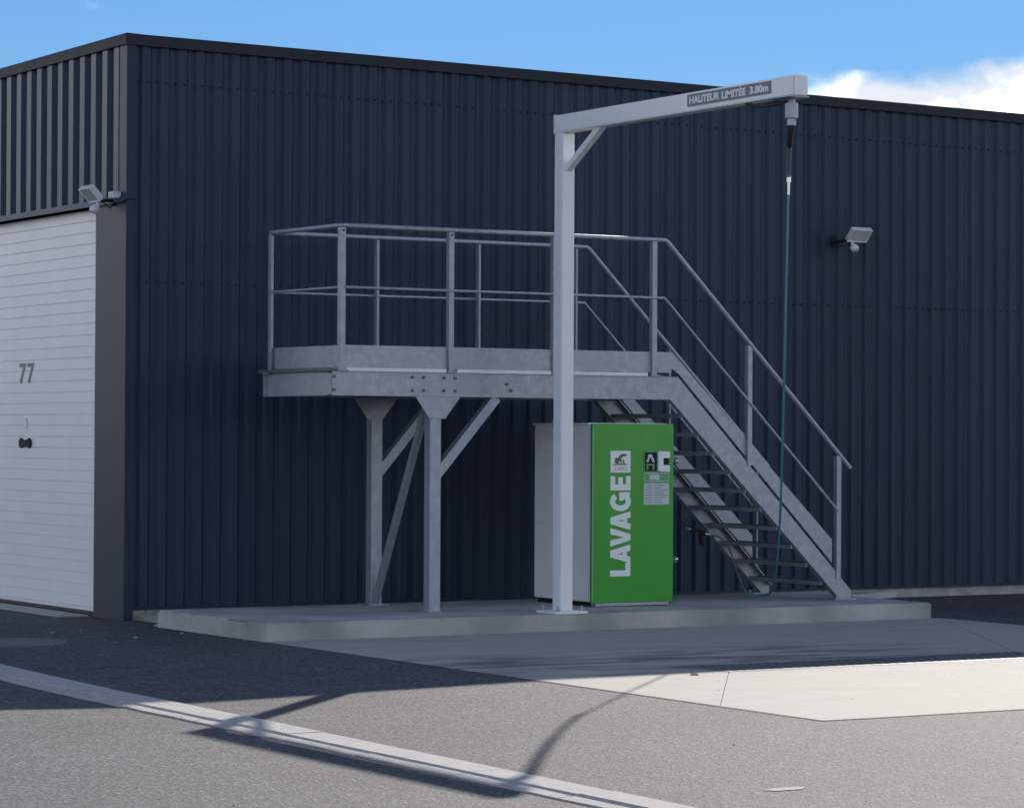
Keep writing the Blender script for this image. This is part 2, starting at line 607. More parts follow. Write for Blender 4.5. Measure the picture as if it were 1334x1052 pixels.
def panel_sheet(poly, name, m, parent, off, thick=0.10, cut=0.45, gap=0.0):
    """solid panel that follows the fall of the yard"""
    bm = bmesh.new()
    cx = sum(p[0] for p in poly) / len(poly)
    cy = sum(p[1] for p in poly) / len(poly)
    pv = [bm.verts.new((p[0], p[1], 0)) for p in poly]
    bm.faces.new(pv)
    for ax in (0, 1):
        lo = min(p[ax] for p in poly)
        hi = max(p[ax] for p in poly)
        c = lo + cut
        while c < hi - 0.05:
            co = Vector((c, 0, 0)) if ax == 0 else Vector((0, c, 0))
            no = Vector((1, 0, 0)) if ax == 0 else Vector((0, 1, 0))
            bmesh.ops.bisect_plane(bm, geom=bm.verts[:] + bm.edges[:] + bm.faces[:], plane_co=co, plane_no=no)
            c += cut
    for v in bm.verts:
        v.co.z = g(v.co.x, v.co.y) + off
    bmesh.ops.recalc_face_normals(bm, faces=bm.faces)
    if bm.faces[:][0].normal.z < 0:
        bmesh.ops.reverse_faces(bm, faces=bm.faces)
    r = bmesh.ops.extrude_edge_only(bm, edges=[e for e in bm.edges if e.is_boundary])
    for v in [q for q in r['geom'] if isinstance(q, bmesh.types.BMVert)]:
        v.co.z -= thick
    me = bpy.data.meshes.new(name)
    bm.to_mesh(me)
    bm.free()
    me.materials.append(m)
    o = bpy.data.objects.new(name, me)
    COL.objects.link(o)
    if parent:
        o.parent = parent
    return o


def shrink(poly, d):
    """move each edge of a convex counter-clockwise polygon inward by d"""
    n = len(poly)
    out = []
    for i in range(n):
        p0, p1, p2 = Vector(poly[i - 1]), Vector(poly[i]), Vector(poly[(i + 1) % n])
        e1 = (p1 - p0).normalized()
        e2 = (p2 - p1).normalized()
        n1 = Vector((-e1.y, e1.x))
        n2 = Vector((-e2.y, e2.x))
        bis = (n1 + n2).normalized()
        out.append(tuple(p1 + bis * (d / max(0.3, bis.dot(n1)))))
    return out


gp = 0.05
jl = [(AX0, -8.95), (GX0 - gp, GY0 - gp)]
jr = [(AX1, -2.905), (GX1 + gp, GY1 + gp)]
polys = [
    [(AX0, AY0), (AX1, AY0), (AX1, -9.2), (GX1 + gp, GY0 - gp), (GX0 - gp, GY0 - gp), (AX0, -8.95)],
    [(AX1, -9.2), (AX1, AY1), (GX1 + gp, GY1 + gp), (GX1 + gp, GY0 - gp)],
    [(AX1, AY1), (AX0, AY1), (AX0, -4.9), (GX0 - gp, GY1 + gp), (GX1 + gp, GY1 + gp)],
    [(AX0, -4.9), (AX0, -8.95), (GX0 - gp, GY0 - gp), (GX0 - gp, GY1 + gp)],
]
for p in polys:
    panel_sheet(shrink(p, 0.0035), 'concrete_panel', M['concrete'], apron, AT)
mb = MB()
for (p0, p1) in (((AX0, AY0), (AX0, AY1)), ((AX0, AY0), (AX1, AY0)), ((AX1, AY0), (AX1, AY1))):
    n = 24
    for i in range(n):
        a = (p0[0] + (p1[0] - p0[0]) * i / n, p0[1] + (p1[1] - p0[1]) * i / n)
        b = (p0[0] + (p1[0] - p0[0]) * (i + 1) / n, p0[1] + (p1[1] - p0[1]) * (i + 1) / n)
        w = random.uniform(0.006, 0.014)
        nx, ny = (1, 0) if p0[0] == p1[0] else (0, 1)
        sg = -1 if (p0[0] == AX0 and nx) or ny else 1
        q = [a, b, (b[0] + nx * sg * w, b[1] + ny * sg * w), (a[0] + nx * sg * w, a[1] + ny * sg * w)]
        mb.add([(x, y, g(x, y) + 0.003) for x, y in q], [(0, 1, 2, 3)])
mb.build('edge_joint', M['bitumen'], apron)

# damp stains of dirty water on the apron, thin uneven films
def blob(cx, cy, rx, ry, n, jit, off, name, m, parent=None):
    ph = [random.uniform(0, 6.28) for _ in range(4)]
    v = [(cx, cy, g(cx, cy) + off)]
    for i in range(n):
        a = 2 * math.pi * i / n
        k = 1 + jit * (math.sin(2 * a + ph[0]) + 0.6 * math.sin(5 * a + ph[1]) + 0.35 * math.sin(11 * a + ph[2])) / 1.6
        x, y = cx + rx * k * math.cos(a), cy + ry * k * math.sin(a)
        v.append((x, y, g(x, y) + off))
    f = [(0, i + 1, (i + 1) % n + 1) for i in range(n)]
    o = MB().add(v, f).build(name, m, parent)
    return o


# drain grate
gr = thing('drain_grate', 'long galvanised drain grate set into the concrete wash apron', 'grate',
           ((GX0 + GX1) / 2, (GY0 + GY1) / 2, 0.0))
gr.location.z = g(2.7, -6.6)
loc = gr.location.copy()


def gz(x, y, o):
    return (x - loc.x, y - loc.y, g(x, y) + o - loc.z)


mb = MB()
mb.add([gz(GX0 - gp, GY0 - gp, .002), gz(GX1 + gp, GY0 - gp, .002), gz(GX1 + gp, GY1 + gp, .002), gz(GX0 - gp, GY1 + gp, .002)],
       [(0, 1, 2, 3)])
mb.build('pit_shade', M['pit_shade'], gr)  # flat black sheet stands in for the shade inside the drain
mb = MB()
for y in (GY0 - gp / 2, GY1 + gp / 2):
    mb.bar(gz(GX0 - gp - 0.004, y, 0.000), gz(GX1 + gp + 0.004, y, 0.000), gp + 0.008, 0.014)
for x in (GX0 - gp / 2, GX1 + gp / 2):
    mb.bar(gz(x, GY0, 0.000), gz(x, GY1, 0.000), gp + 0.008, 0.0136)
mb.build('frame', M['galv_dark'], gr)
mb = MB()
x = GX0 + 0.02
while x < GX1:
    mb.bar(gz(x, GY0 + 0.002, 0.001), gz(x, GY1 - 0.002, 0.001), 0.040, 0.010)
    x += 0.078
for y in (-6.75, -6.64, -6.53):
    mb.bar(gz(GX0 + 0.002, y, 0.0005), gz(GX1 - 0.002, y, 0.0005), 0.012, 0.010)
o = mb.build('grate_bars', M['galv_dark'], gr)
o['kind'] = 'stuff'

# ------------------------------------------------------------------ kerb between yard and road
def kx_far(y):
    return -2.73 - 0.022 * max(0.0, -7.0 - y) - 0.0 * y


def kx_near(y):
    return -3.03 - 0.014 * max(0.0, -6.5 - y)


kerb = thing('kerb', 'flush pale concrete kerb strip between yard and road', 'kerb')
kerb['kind'] = 'structure'
y = -26.0
while y < 12:
    ln = 1.0
    y0, y1 = y + 0.004, y + ln - 0.004
    n = 3
    v = []
    dz = random.uniform(-0.003, 0.003)
    for i in range(n + 1):
        yy = y0 + (y1 - y0) * i / n
        a, b = kx_far(yy), kx_near(yy) + 0.055
        zt = g((a + b) / 2, yy) + 0.022 + dz
        v += [(a, yy, zt - 0.12), (a, yy, zt - 0.006), (a - 0.008, yy, zt), (b + 0.012, yy, zt), (b, yy, zt - 0.01), (b, yy, zt - 0.12)]
    f = []
    for i in range(n):
        for k in range(5):
            f.append((i * 6 + k, i * 6 + k + 1, (i + 1) * 6 + k + 1, (i + 1) * 6 + k))
    f += [tuple(range(6)), tuple(range(n * 6 + 5, n * 6 - 1, -1))]
    MB().add(v, f).build('kerb_stone', M['kerb'], kerb)
    # narrow gutter lip in front of each stone
    v = []
    for i in range(n + 1):
        yy = y0 + (y1 - y0) * i / n
        a = kx_near(yy) + 0.044 + random.uniform(-0.012, 0.008)
        b = kx_near(yy) - 0.035 + random.uniform(-0.012, 0.012)
        zt = g((a + b) / 2, yy) + 0.014
        v += [(a, yy, zt - 0.06), (a, yy, zt), (b, yy, zt - 0.004), (b, yy, zt - 0.06)]
    f = []
    for i in range(n):
        for k in range(3):
            f.append((i * 4 + k, i * 4 + k + 1, (i + 1) * 4 + k + 1, (i + 1) * 4 + k))
    f += [tuple(range(4)), tuple(range(n * 4 + 3, n * 4 - 1, -1))]
    MB().add(v, f).build('gutter_lip', M['kerb'], kerb)
    y += ln

# ------------------------------------------------------------------ raised slab
ZS = 0.143
SX0, SX1, SY0, SY1 = -0.11, 6.43, -2.9, -0.9
bm = bmesh.new()
bmesh.ops.create_cube(bm, size=1.0)
for v in bm.verts:
    v.co = Vector((SX0 if v.co.x < 0 else SX1, SY0 if v.co.y < 0 else SY1, -0.06 if v.co.z < 0 else ZS))
bmesh.ops.subdivide_edges(bm, edges=[e for e in bm.edges if abs((e.verts[0].co - e.verts[1].co).x) > 1], cuts=60)
bmesh.ops.subdivide_edges(bm, edges=[e for e in bm.edges if abs((e.verts[0].co - e.verts[1].co).y) > 1], cuts=24)
top = [e for e in bm.edges if len(e.link_faces) == 2 and e.calc_face_angle(0) > 1 and min(v.co.z for v in e.verts) > 0.1]
bmesh.ops.bevel(bm, geom=top, offset=0.012, segments=2, affect='EDGES')
for v in bm.verts:
    if v.co.x < SX0 + 0.02:
        v.co.x += random.uniform(-0.012, 0.012)
    elif v.co.z < ZS - 0.001:
        v.co.y += random.uniform(-0.003, 0.003)
me = bpy.data.meshes.new('concrete_slab')
bm.to_mesh(me)
bm.free()
me.materials.append(M['slab'])
slab = bpy.data.objects.new('concrete_slab', me)
COL.objects.link(slab)
struct(slab, 'low raised grey concrete slab along the dark wall', 'slab')
mb = MB()
mb.prism([(0.12, -0.9), (0.10, -0.02), (8.35, -0.02), (7.9, -0.18), (7.2, -0.5), (6.8, -0.9)], 'z', -0.05, 0.062)
o = mb.build('concrete_strip', M['slab'], bevel=0.006)
struct(o, 'narrow concrete strip behind the raised slab at the wall base', 'slab')

# ------------------------------------------------------------------ building
bld = thing('warehouse', 'dark blue-grey corrugated metal warehouse with a white sectional door', 'building')
BX, BY = 40.0, 24.0
RZ = 5.02


def rz(x):
    return RZ - 0.008 * x


PITCH, CROWN, FLANK, DEP = 0.17, 0.072, 0.026, 0.027


def sheet_profile(n, pitch, crown, flank, dep):
    pts = []
    valley = pitch - crown - 2 * flank
    for i in range(n):
        x = i * pitch
        pts += [(x, 0.0), (x + valley, 0.0), (x + valley + flank, -dep), (x + valley + flank + crown, -dep)]
    pts.append((n * pitch, 0.0))
    pts.append((n * pitch + valley * 0.7, 0.0))        # side lap
    return pts


def sheet_mesh(pts, z0, z1, name):
    th = 0.0022
    out = list(pts)
    back = [(x, y + th) for x, y in reversed(pts)]
    mb = MB().prism(out + back, 'z', z0, z1)
    return mb


# front wall sheets (6 ribs each), facing -Y
Z0 = 0.10
mbs = sheet_mesh(sheet_profile(6, PITCH, CROWN, FLANK, DEP), 0.0, 1.0, 'cladding_sheet')
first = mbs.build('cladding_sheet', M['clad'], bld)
nsh = int((BX - 0.1) / (6 * PITCH))
for i in range(nsh):
    o = first if i == 0 else first.copy()
    if i:
        COL.objects.link(o)
        o.parent = bld
    x = 0.030 + i * 6 * PITCH
    o.location = (x, -0.006 - 0.0026 * (i % 2), Z0)
    o.scale = (1, 1, rz(x) - 0.075 - Z0)
# fascia sheets of the side wall above the door, facing -X (local x -> +Y, local y -> +X)
FP = 0.25
mbs = sheet_mesh(sheet_profile(4, FP, 0.105, 0.03, 0.042), 0.0, 1.0, 'fascia_sheet')
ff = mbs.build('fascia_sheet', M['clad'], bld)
for i in range(20):
    o = ff if i == 0 else ff.copy()
    if i:
        COL.objects.link(o)
        o.parent = bld
    y = 0.10 + i * 4 * FP
    o.rotation_euler = (0, 0, math.pi / 2)
    o.scale = (1, -1, RZ - 0.075 - 3.62)
    o.location = (-0.008 - 0.0026 * (i % 2), y, 3.62)
    # local y points to -X after rotation; scale -1 turns the crowns outward
    o.scale = (1, 1, RZ - 0.075 - 3.62)
    o.rotation_euler = (0, 0, -math.pi / 2)
    o.location.y = y + 4 * FP

# load-bearing walls behind, roof, plinth
mb = MB().box(0.06, BX, 0.045, 0.2, 0.0, RZ - 0.12)
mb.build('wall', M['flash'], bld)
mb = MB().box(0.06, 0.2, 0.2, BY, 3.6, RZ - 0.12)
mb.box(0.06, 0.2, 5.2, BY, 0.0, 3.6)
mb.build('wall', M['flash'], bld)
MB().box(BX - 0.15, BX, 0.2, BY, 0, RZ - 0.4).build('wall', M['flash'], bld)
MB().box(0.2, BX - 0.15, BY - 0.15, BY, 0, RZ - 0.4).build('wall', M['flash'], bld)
MB().box(0.2, BX - 0.15, 0.2, BY - 0.15, RZ - 0.62, RZ - 0.5).build('roof', M['roof'], bld)
# coping along both parapets
mb = MB()
prof = [(-0.055, -0.088), (-0.066, -0.096), (-0.066, -0.012), (-0.058, 0.0), (0.26, -0.01), (0.26, -0.05), (0.245, -0.05), (0.245, -0.02), (-0.055, -0.012)]
n = len(prof)
v = [(-0.066, y, RZ + z) for y, z in prof] + [(BX, y, rz(BX) + z) for y, z in prof]
f = [tuple(range(n)), tuple(range(2 * n - 1, n - 1, -1))] + [(i, (i + 1) % n, n + (i + 1) % n, n + i) for i in range(n)]
mb.add(v, f)
mb.build('coping', M['coping'], bld)
mb = MB()
v = [(x - 0.004, 0.262 if False else -0.0655, RZ + z + 0.003) for x, z in prof] + [(x - 0.004, BY, RZ + z + 0.003) for x, z in prof]
mb.add(v, f)
mb.build('coping', M['coping'], bld)
# corner flashing (folded angle), lower part is the smooth door jamb
mb = MB().prism([(-0.052, -0.05), (0.034, -0.05), (0.034, -0.046), (-0.048, -0.046), (-0.048, 0.10), (-0.052, 0.10)], 'z', 3.62, RZ - 0.09)
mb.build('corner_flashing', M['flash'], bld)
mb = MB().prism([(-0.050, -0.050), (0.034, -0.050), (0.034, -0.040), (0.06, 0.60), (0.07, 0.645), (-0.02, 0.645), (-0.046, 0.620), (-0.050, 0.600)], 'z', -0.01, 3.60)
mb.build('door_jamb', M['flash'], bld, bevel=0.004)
# drip flashing over the door
mb = MB().prism([(-0.075, 3.575), (-0.060, 3.64), (0.05, 3.66), (0.05, 3.60), (-0.04, 3.60)], 'x', 0, 1)
v = [(-0.078, 3.578), (-0.062, 3.632), (0.05, 3.645), (0.05, 3.603), (-0.05, 3.603)]
mb = MB()
vv = [(x, -0.052, z) for x, z in v] + [(x, BY, z) for x, z in v]
n = len(v)
mb.add(vv, [tuple(range(n)), tuple(range(2 * n - 1, n - 1, -1))] + [(i, (i + 1) % n, n + (i + 1) % n, n + i) for i in range(n)])
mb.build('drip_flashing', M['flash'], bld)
# plinth blocks under the front cladding
x = 0.03
widths = [0.14, 0.24, 0.42]
i = 0
while x < BX - 1:
    w = widths[i] if i < len(widths) else random.choice([0.9, 1.25, 1.25, 1.6])
    MB().box(x + 0.003, x + w - 0.003, -0.012 - random.uniform(0, 0.006), 0.04, -0.08, Z0 - 0.008).build('plinth_block', M['plinth'], bld, bevel=0.004)
    x += w
    i += 1
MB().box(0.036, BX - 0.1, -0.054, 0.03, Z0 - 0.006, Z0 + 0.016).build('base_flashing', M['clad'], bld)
# cladding screws along the rails
mb = MB()
for z in (4.62, 2.9):
    x = 0.055
    while x < 16:
        c = x + (PITCH - CROWN - 2 * FLANK) / 2
        if random.random() < 0.93:
            mb.cyl((c, -0.004, z + 0.01 * math.sin(x * 7) - 0.008 * x * (z > 4)), 0.010, -0.012, (0, 1, 0), 6)
            mb.cyl((c + 0.075, -0.036, z - 0.008 * x * (z > 4)), 0.009, -0.010, (0, 1, 0), 6)
        x += PITCH
o = mb.build('screw_heads', M['dark'], bld)
o['kind'] = 'stuff'

# sectional door: one part with its slats
DX = 0.045
door = bpy.data.objects.new('sectional_door', None)
COL.objects.link(door)
door.parent = bld
door.location = (DX, 2.9, 0)
door['label'] = 'white ribbed sectional door marked 77'
DY0, DY1 = 0.655 - 2.9, 5.2 - 2.9
pr = [(-0.005, 0.0), (-0.010, 0.004), (-0.010, 0.096), (-0.005, 0.100), (0.03, 0.100), (0.03, 0.0)]
mbd = MB()
n = len(pr)
vv = [(x, DY0, z) for x, z in pr] + [(x, DY1, z) for x, z in pr]
mbd.add(vv, [tuple(range(n)), tuple(range(2 * n - 1, n - 1, -1))] + [(k, (k + 1) % n, n + (k + 1) % n, n + k) for k in range(n)])
fs_ = mbd.build('door_slat', M['door'], door)
for i in range(35):
    o = fs_ if i == 0 else fs_.copy()
    if i:
        COL.objects.link(o)
        o.parent = door
    o.location = (random.uniform(-0.0006, 0.0006), 0, 0.065 + i * 0.1003)
MB().box(-0.012, 0.02, DY0, DY1, 0.035, 0.064).build('bottom_rail', M['door'], door, bevel=0.003)
MB().box(-0.004, 0.02, DY0, DY1, 0.006, 0.0345).build('bottom_seal', M['rubber'], door)
MB().box(-0.014, 0.03, DY0 - 0.018, DY0 - 0.001, 0.02, 3.60).build('side_seal', M['white'], door)
for k in range(2):
    text('digit', '7', 0.2, M['digit'], door, (-0.0125, 2.585 - 0.20 * k - 2.9, 2.055), (0, -1, 0), (0, 0, 1), offset=0.004, fit=(0.165, 0.19))
# pull handle and lock
mb = MB()
hy, hz = 2.41 - 2.9, 1.506
ov = []
for sgn in (1, -1):                       # two rounded ends joined by a waisted bar
    for k in range(-4, 5):
        a_ = math.radians(k * 33)
        ov.append((hy + sgn * (0.095 + 0.048 * math.cos(a_)), hz + sgn * 0.048 * math.sin(a_)))
    ov.append((hy + sgn * 0.02, hz + sgn * 0.026))
mb.prism(ov, 'x', -0.030, -0.009)
mb.build('handle', M['dark'], door, bevel=0.004)
mb = MB().prism([(hy - 0.035, 1.64), (hy + 0.035, 1.64), (hy + 0.042, 1.70), (hy + 0.02, 1.735), (hy - 0.02, 1.735), (hy - 0.042, 1.70)], 'x', -0.024, -0.009)
mb.build('lock_plate', M['white'], door, bevel=0.003)
mb = MB().box(-0.34, -0.055, 0.70, 8.0, -0.03, 0.012)
mb.build('door_sill', M['kerb'], bld, bevel=0.006)

# ------------------------------------------------------------------ floodlights
def floodlight(label, origin, rot, flip, reach=0.0):
    t = thing('floodlight', label, 'floodlight', origin, 'floodlights on the warehouse walls')
    t.rotation_euler = (0, 0, rot)
    # local frame: wall behind at +y, light faces -y
    tilt = math.radians(42)
    Rm = Matrix.Translation((0, -0.27 + reach, 0.03)) @ Matrix.Rotation(tilt, 4, 'X')
    h = MB()
    h.prism([(-0.125, -0.08), (0.125, -0.08), (0.125, 0.08), (-0.125, 0.08)], 'y', -0.020, 0.022)
    ho = h.build('housing', M['lamp'], t, bevel=0.012, seg=2, matrix=Rm.copy())
    fr = MB()
    for (a, b, c, d) in ((-0.122, 0.122, 0.064, 0.078), (-0.122, 0.122, -0.078, -0.064), (-0.122, -0.106, -0.064, 0.064), (0.106, 0.122, -0.064, 0.064)):
        fr.box(a, b, -0.031, -0.018, c, d)
    fr.build('rim', M['lamp'], ho, bevel=0.003)
    MB().box(-0.105, 0.105, -0.025, -0.019, -0.063, 0.063).build('lens', M['lens'], ho)
    fins = MB()
    for k in range(7):
        fins.box(-0.09 + k * 0.03 - 0.003, -0.09 + k * 0.03 + 0.003, 0.022, 0.036, -0.06, 0.06)
    fins.build('cooling_fins', M['lamp'], ho)
    # bracket and arm to the wall
    s = flip
    b = MB()
    b.tube([(s * 0.10, 0.03, -0.03), (s * 0.10, -0.10, -0.035), (s * 0.06, -0.22 + reach, -0.01)], 0.016, 8)
    b.box(s * 0.10 - 0.04, s * 0.10 + 0.04, 0.0, 0.05, -0.08, 0.03)
    b.build('wall_bracket', M['dark'], t, bevel=0.003)
    p = MB()
    p.tube([(s * 0.04, -0.22 + reach, -0.03), (s * 0.04, -0.225 + reach, -0.085)], 0.018, 10)
    p.build('sensor_neck', M['lamp'], t, smooth=True)
    d = MB()
    n = 12
    d.tube([(s * 0.04, y_ + reach, z_) for y_, z_ in ((-0.225, -0.080), (-0.235, -0.092), (-0.265, -0.115), (-0.28, -0.13), (-0.285, -0.138))],
           [0.022, 0.038, 0.042, 0.030, 0.006], 14)
    d.build('motion_sensor', M['lamp'], t, smooth=True)
    c = MB()
    c.tube([(s * 0.10, 0.0, -0.06), (s * 0.12, -0.05, -0.10), (s * 0.08, -0.16 + reach, -0.07), (s * 0.03, -0.22 + reach, -0.02)], 0.006, 6)
    c.build('cable', M['rubber'], t, smooth=True)
    return t


floodlight('white floodlight with sensor on the plain dark wall past the foot of the stairs', (7.62, -0.04, 3.56), 0, -1)
fl = floodlight('white floodlight with sensor on the building corner above the white door', (-0.055, 0.30, 3.635), -math.pi / 2, 1, 0.10)
MB().box(0.14, 0.235, -0.075, 0.02, -0.02, 0.04).build('junction_box', M['lamp'], fl, bevel=0.006)

# ------------------------------------------------------------------ access platform with stairs
pf = thing('access_platform', 'galvanised steel access platform with guard rails and stairs on a concrete slab', 'platform', (0, 0, 0))
G = M['galv']
YF, YR = -2.15, -0.98              # front and rear rail planes
XL = {YF: 0.93, YR: 0.86}          # left ends
OFF = {YF: 0.0, YR: -0.06}
ZD = 2.125                          # deck level


def channel(p0, p1, h, fl, side, t=0.009):
    """C-section in the XZ plane: web at y=0, flanges towards side; returned as MB list"""
    p0 = Vector(p0)
    p1 = Vector(p1)
    d = (p1 - p0).normalized()
    nrm = Vector((-d.z, 0, d.x))
    if nrm.z < 0:
        nrm = -nrm
    return p0, p1, nrm


for yy in (YF, YR):
    s = 1 if yy == YF else -1       # inward direction for flanges
    x0 = 0.84 if yy == YF else 0.80
    xb_bot, xb_top = 4.143 + OFF[yy], 4.225 + OFF[yy]
    zb, zt = 1.918, 2.112
    # main beam web with mitred end, flanges
    mb = MB()
    mb.prism([(x0, zb), (xb_bot, zb), (xb_top, zt), (x0, zt)], 'y', yy, yy + s * 0.008)
    mb.build('beam_web', G, pf)
    mb = MB()
    mb.prism([(x0, zb - 0.002), (xb_bot, zb - 0.002), (xb_bot, zb + 0.009), (x0, zb + 0.009)], 'y', yy + s * 0.0085, yy + s * 0.075)
    mb.prism([(x0, zt - 0.011), (xb_top, zt - 0.011), (xb_top, zt + 0.002), (x0, zt + 0.002)], 'y', yy - s * 0.004, yy + s * 0.075)
    mb.build('beam_flange', G, pf)
    # stringer
    xf0, xf1 = 5.93 + OFF[yy], 6.115 + OFF[yy]
    sl = (zb - ZS) / (xf0 + 0.075 - xb_bot)
    poly = [(xb_bot + 0.001, zb), (xf0 + 0.07, ZS), (xf1, ZS), (xf1, ZS + 0.085), (xb_top + 0.001, zt)]
    mb = MB()
    mb.prism(poly, 'y', yy + s * 0.001, yy + s * 0.010)
    st = mb.build('stringer', G, pf)
    mb = MB()
    mb.bar((xb_top, yy + s * 0.035, zt - 0.008), (xf1 - 0.003, yy + s * 0.035, ZS + 0.080), 0.055, 0.010, (0, 0, 1))
    mb.bar((xb_bot + 0.01, yy + s * 0.04, zb + 0.006), (xf0 + 0.06, yy + s * 0.04, ZS + 0.012), 0.055, 0.010, (0, 0, 1))
    mb.build('stringer_flange', G, st)
    MB().box(xf0 - 0.03, xf1 + 0.03, yy - 0.06, yy + 0.06, ZS, ZS + 0.012).build('foot_plate', G, st, bevel=0.002)
    MB().cyl((xf0 + 0.0, yy - s * 0.035, ZS + 0.011), 0.013, 0.022, seg=6).build('bolt', G, st)
    # sloping toe plate above the stringer, with a slot between the two
    a = (xb_top + 0.02, zt + 0.028)
    ex = xf1 - 0.20
    m_ = (ZS + 0.085 - zt) / (xf1 - xb_top)
    poly = [(a[0], a[1]), (ex, zt + 0.028 + m_ * (ex - a[0])), (ex, zt + 0.215 + m_ * (ex - a[0]) + 0.02), (a[0] - 0.08, zt + 0.222), (a[0] - 0.08, a[1] + 0.05)]
    yo = yy + s * 0.016
    mb = MB().prism(poly, 'y', yo, yo + s * 0.006)
    mb.build('stair_toe_plate', G, pf)

# end beam on the left side
mb = MB()
mb.box(0.84, 0.848, YF + 0.001, -0.93, 1.918, 2.112)
mb.box(0.849, 0.90, YF + 0.08, -1.06, 1.916, 1.927)
mb.build('end_beam', G, pf)
# cross members below the deck
for x in (1.5, 2.4, 3.3):
    MB().box(x - 0.004, x + 0.004, YF + 0.08, YR - 0.08, 1.96, 2.10).build('cross_beam', G, pf)
# deck grating: frame plates and bars
mb = MB()
mb.box(0.80, 0.86, YF + 0.03, -0.88, 2.1145, 2.14)
mb.box(0.862, 4.13, YF + 0.06, YR - 0.06, 2.1145, 2.132)
mb.build('deck', M['galv_dark'], pf)
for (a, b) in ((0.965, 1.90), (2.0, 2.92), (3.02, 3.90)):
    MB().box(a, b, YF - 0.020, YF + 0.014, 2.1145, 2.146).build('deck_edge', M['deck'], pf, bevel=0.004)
# toe plates on the platform
MB().box(0.965, 4.165, YF + 0.016, YF + 0.022, 2.150, 2.328).build('toe_plate', G, pf)
MB().box(0.90, 3.98, YR - 0.022, YR - 0.016, 2.150, 2.328).build('toe_plate', G, pf)
v = [(0.942, YF + 0.02), (0.948, YF + 0.02), (0.886, YR - 0.02), (0.880, YR - 0.02)]
MB().prism(v, 'z', 2.150, 2.326).build('toe_plate', G, pf)

# guard rail posts, L-angles
def angle_post(x, yy, z0, z1, s):
    mb = MB()
    if s > 0:      # front: outer face to -Y
        mb.prism([(x - 0.022, yy - 0.012), (x + 0.026, yy - 0.012), (x + 0.026, yy - 0.005), (x - 0.015, yy - 0.005), (x - 0.015, yy + 0.04), (x - 0.022, yy + 0.04)], 'z', z0, z1 - 0.012)
    else:
        mb.prism([(x - 0.022, yy + 0.012), (x + 0.026, yy + 0.012), (x + 0.026, yy + 0.005), (x - 0.015, yy + 0.005), (x - 0.015, yy - 0.04), (x - 0.022, yy - 0.04)], 'z', z0, z1 - 0.012)
    o = mb.build('guard_post', G, pf, bevel=0.0015)
    return o


for yy in (YF, YR):
    s = 1 if yy == YF else -1
    of = OFF[yy]
    for x in (0.93, 1.945, 2.96, 3.97):
        o = angle_post(x + of, yy, 2.128, 3.292, s)
        MB().box(x + of - 0.045, x + of + 0.05, yy - 0.03, yy + 0.05, 2.1145, 2.128).build('foot_plate', G, o, bevel=0.002)
    angle_post(4.985 + of, yy, 1.345, 2.415, s)
    angle_post(5.97 + of, yy, 0.33, 1.445, s)
    for x in (0.93, 1.945):
        MB().cyl((x + of + 0.004, yy - 0.012 * s, 3.255), 0.008, -0.010 * s, (0, 1, 0), 8).build('bolt', M['dark'], pf)
    # handrail and knee rail
    xl = XL[yy]
    rail = [(xl, yy, 3.296), (4.085 + of, yy, 3.296), (4.115 + of, yy, 3.275), (6.105 + of, yy, 1.322)]
    knee = [(xl, yy - 0.012 * s, 2.795), (4.07 + of, yy - 0.012 * s, 2.795), (5.965 + of, yy - 0.012 * s, 0.935)]
    if yy == YF:
        rail = [(XL[YR] - 0.005, YR - 0.03, 3.296), (XL[YR] + 0.002, YR - 0.05, 3.296), (xl - 0.006, yy + 0.035, 3.296), (xl + 0.025, yy, 3.296)] + rail[1:]
        rail = rail[1:]
        knee = [(XL[YR], YR - 0.04, 2.795), (xl - 0.004, yy + 0.02, 2.795), (xl + 0.02, yy - 0.012, 2.795)] + knee[1:]
    MB().tube(rail, 0.0205, 12).build('handrail', G, pf, smooth=True)
    MB().tube(knee, 0.0125, 10).build('knee_rail', G, pf, smooth=True)

# stair treads
ntr = 11
for k in range(1, ntr + 1):
    z = ZS + 0.1655 * k
    xc = 6.085 - (z - ZS) * 1.012
    tr = MB()
    for q in range(6):
        xq = xc - 0.11 + q * 0.04
        tr.box(xq - 0.002, xq + 0.002, YF + 0.012, YR - 0.012, z - 0.030, z)
    for q in range(14):
        yq = YF + 0.06 + q * 0.081
        tr.box(xc - 0.115, xc + 0.115, yq - 0.0015, yq + 0.0015, z - 0.012, z - 0.001)
    to = tr.build('tread', M['galv_dark'], pf)
    MB().box(xc + 0.105, xc + 0.122, YF + 0.0115, YR - 0.0115, z - 0.036, z + 0.001).build('nosing', G, to)
    MB().box(xc - 0.125, xc - 0.118, YF + 0.0115, YR - 0.0115, z - 0.034, z + 0.0005).build('back_bar', G, to)

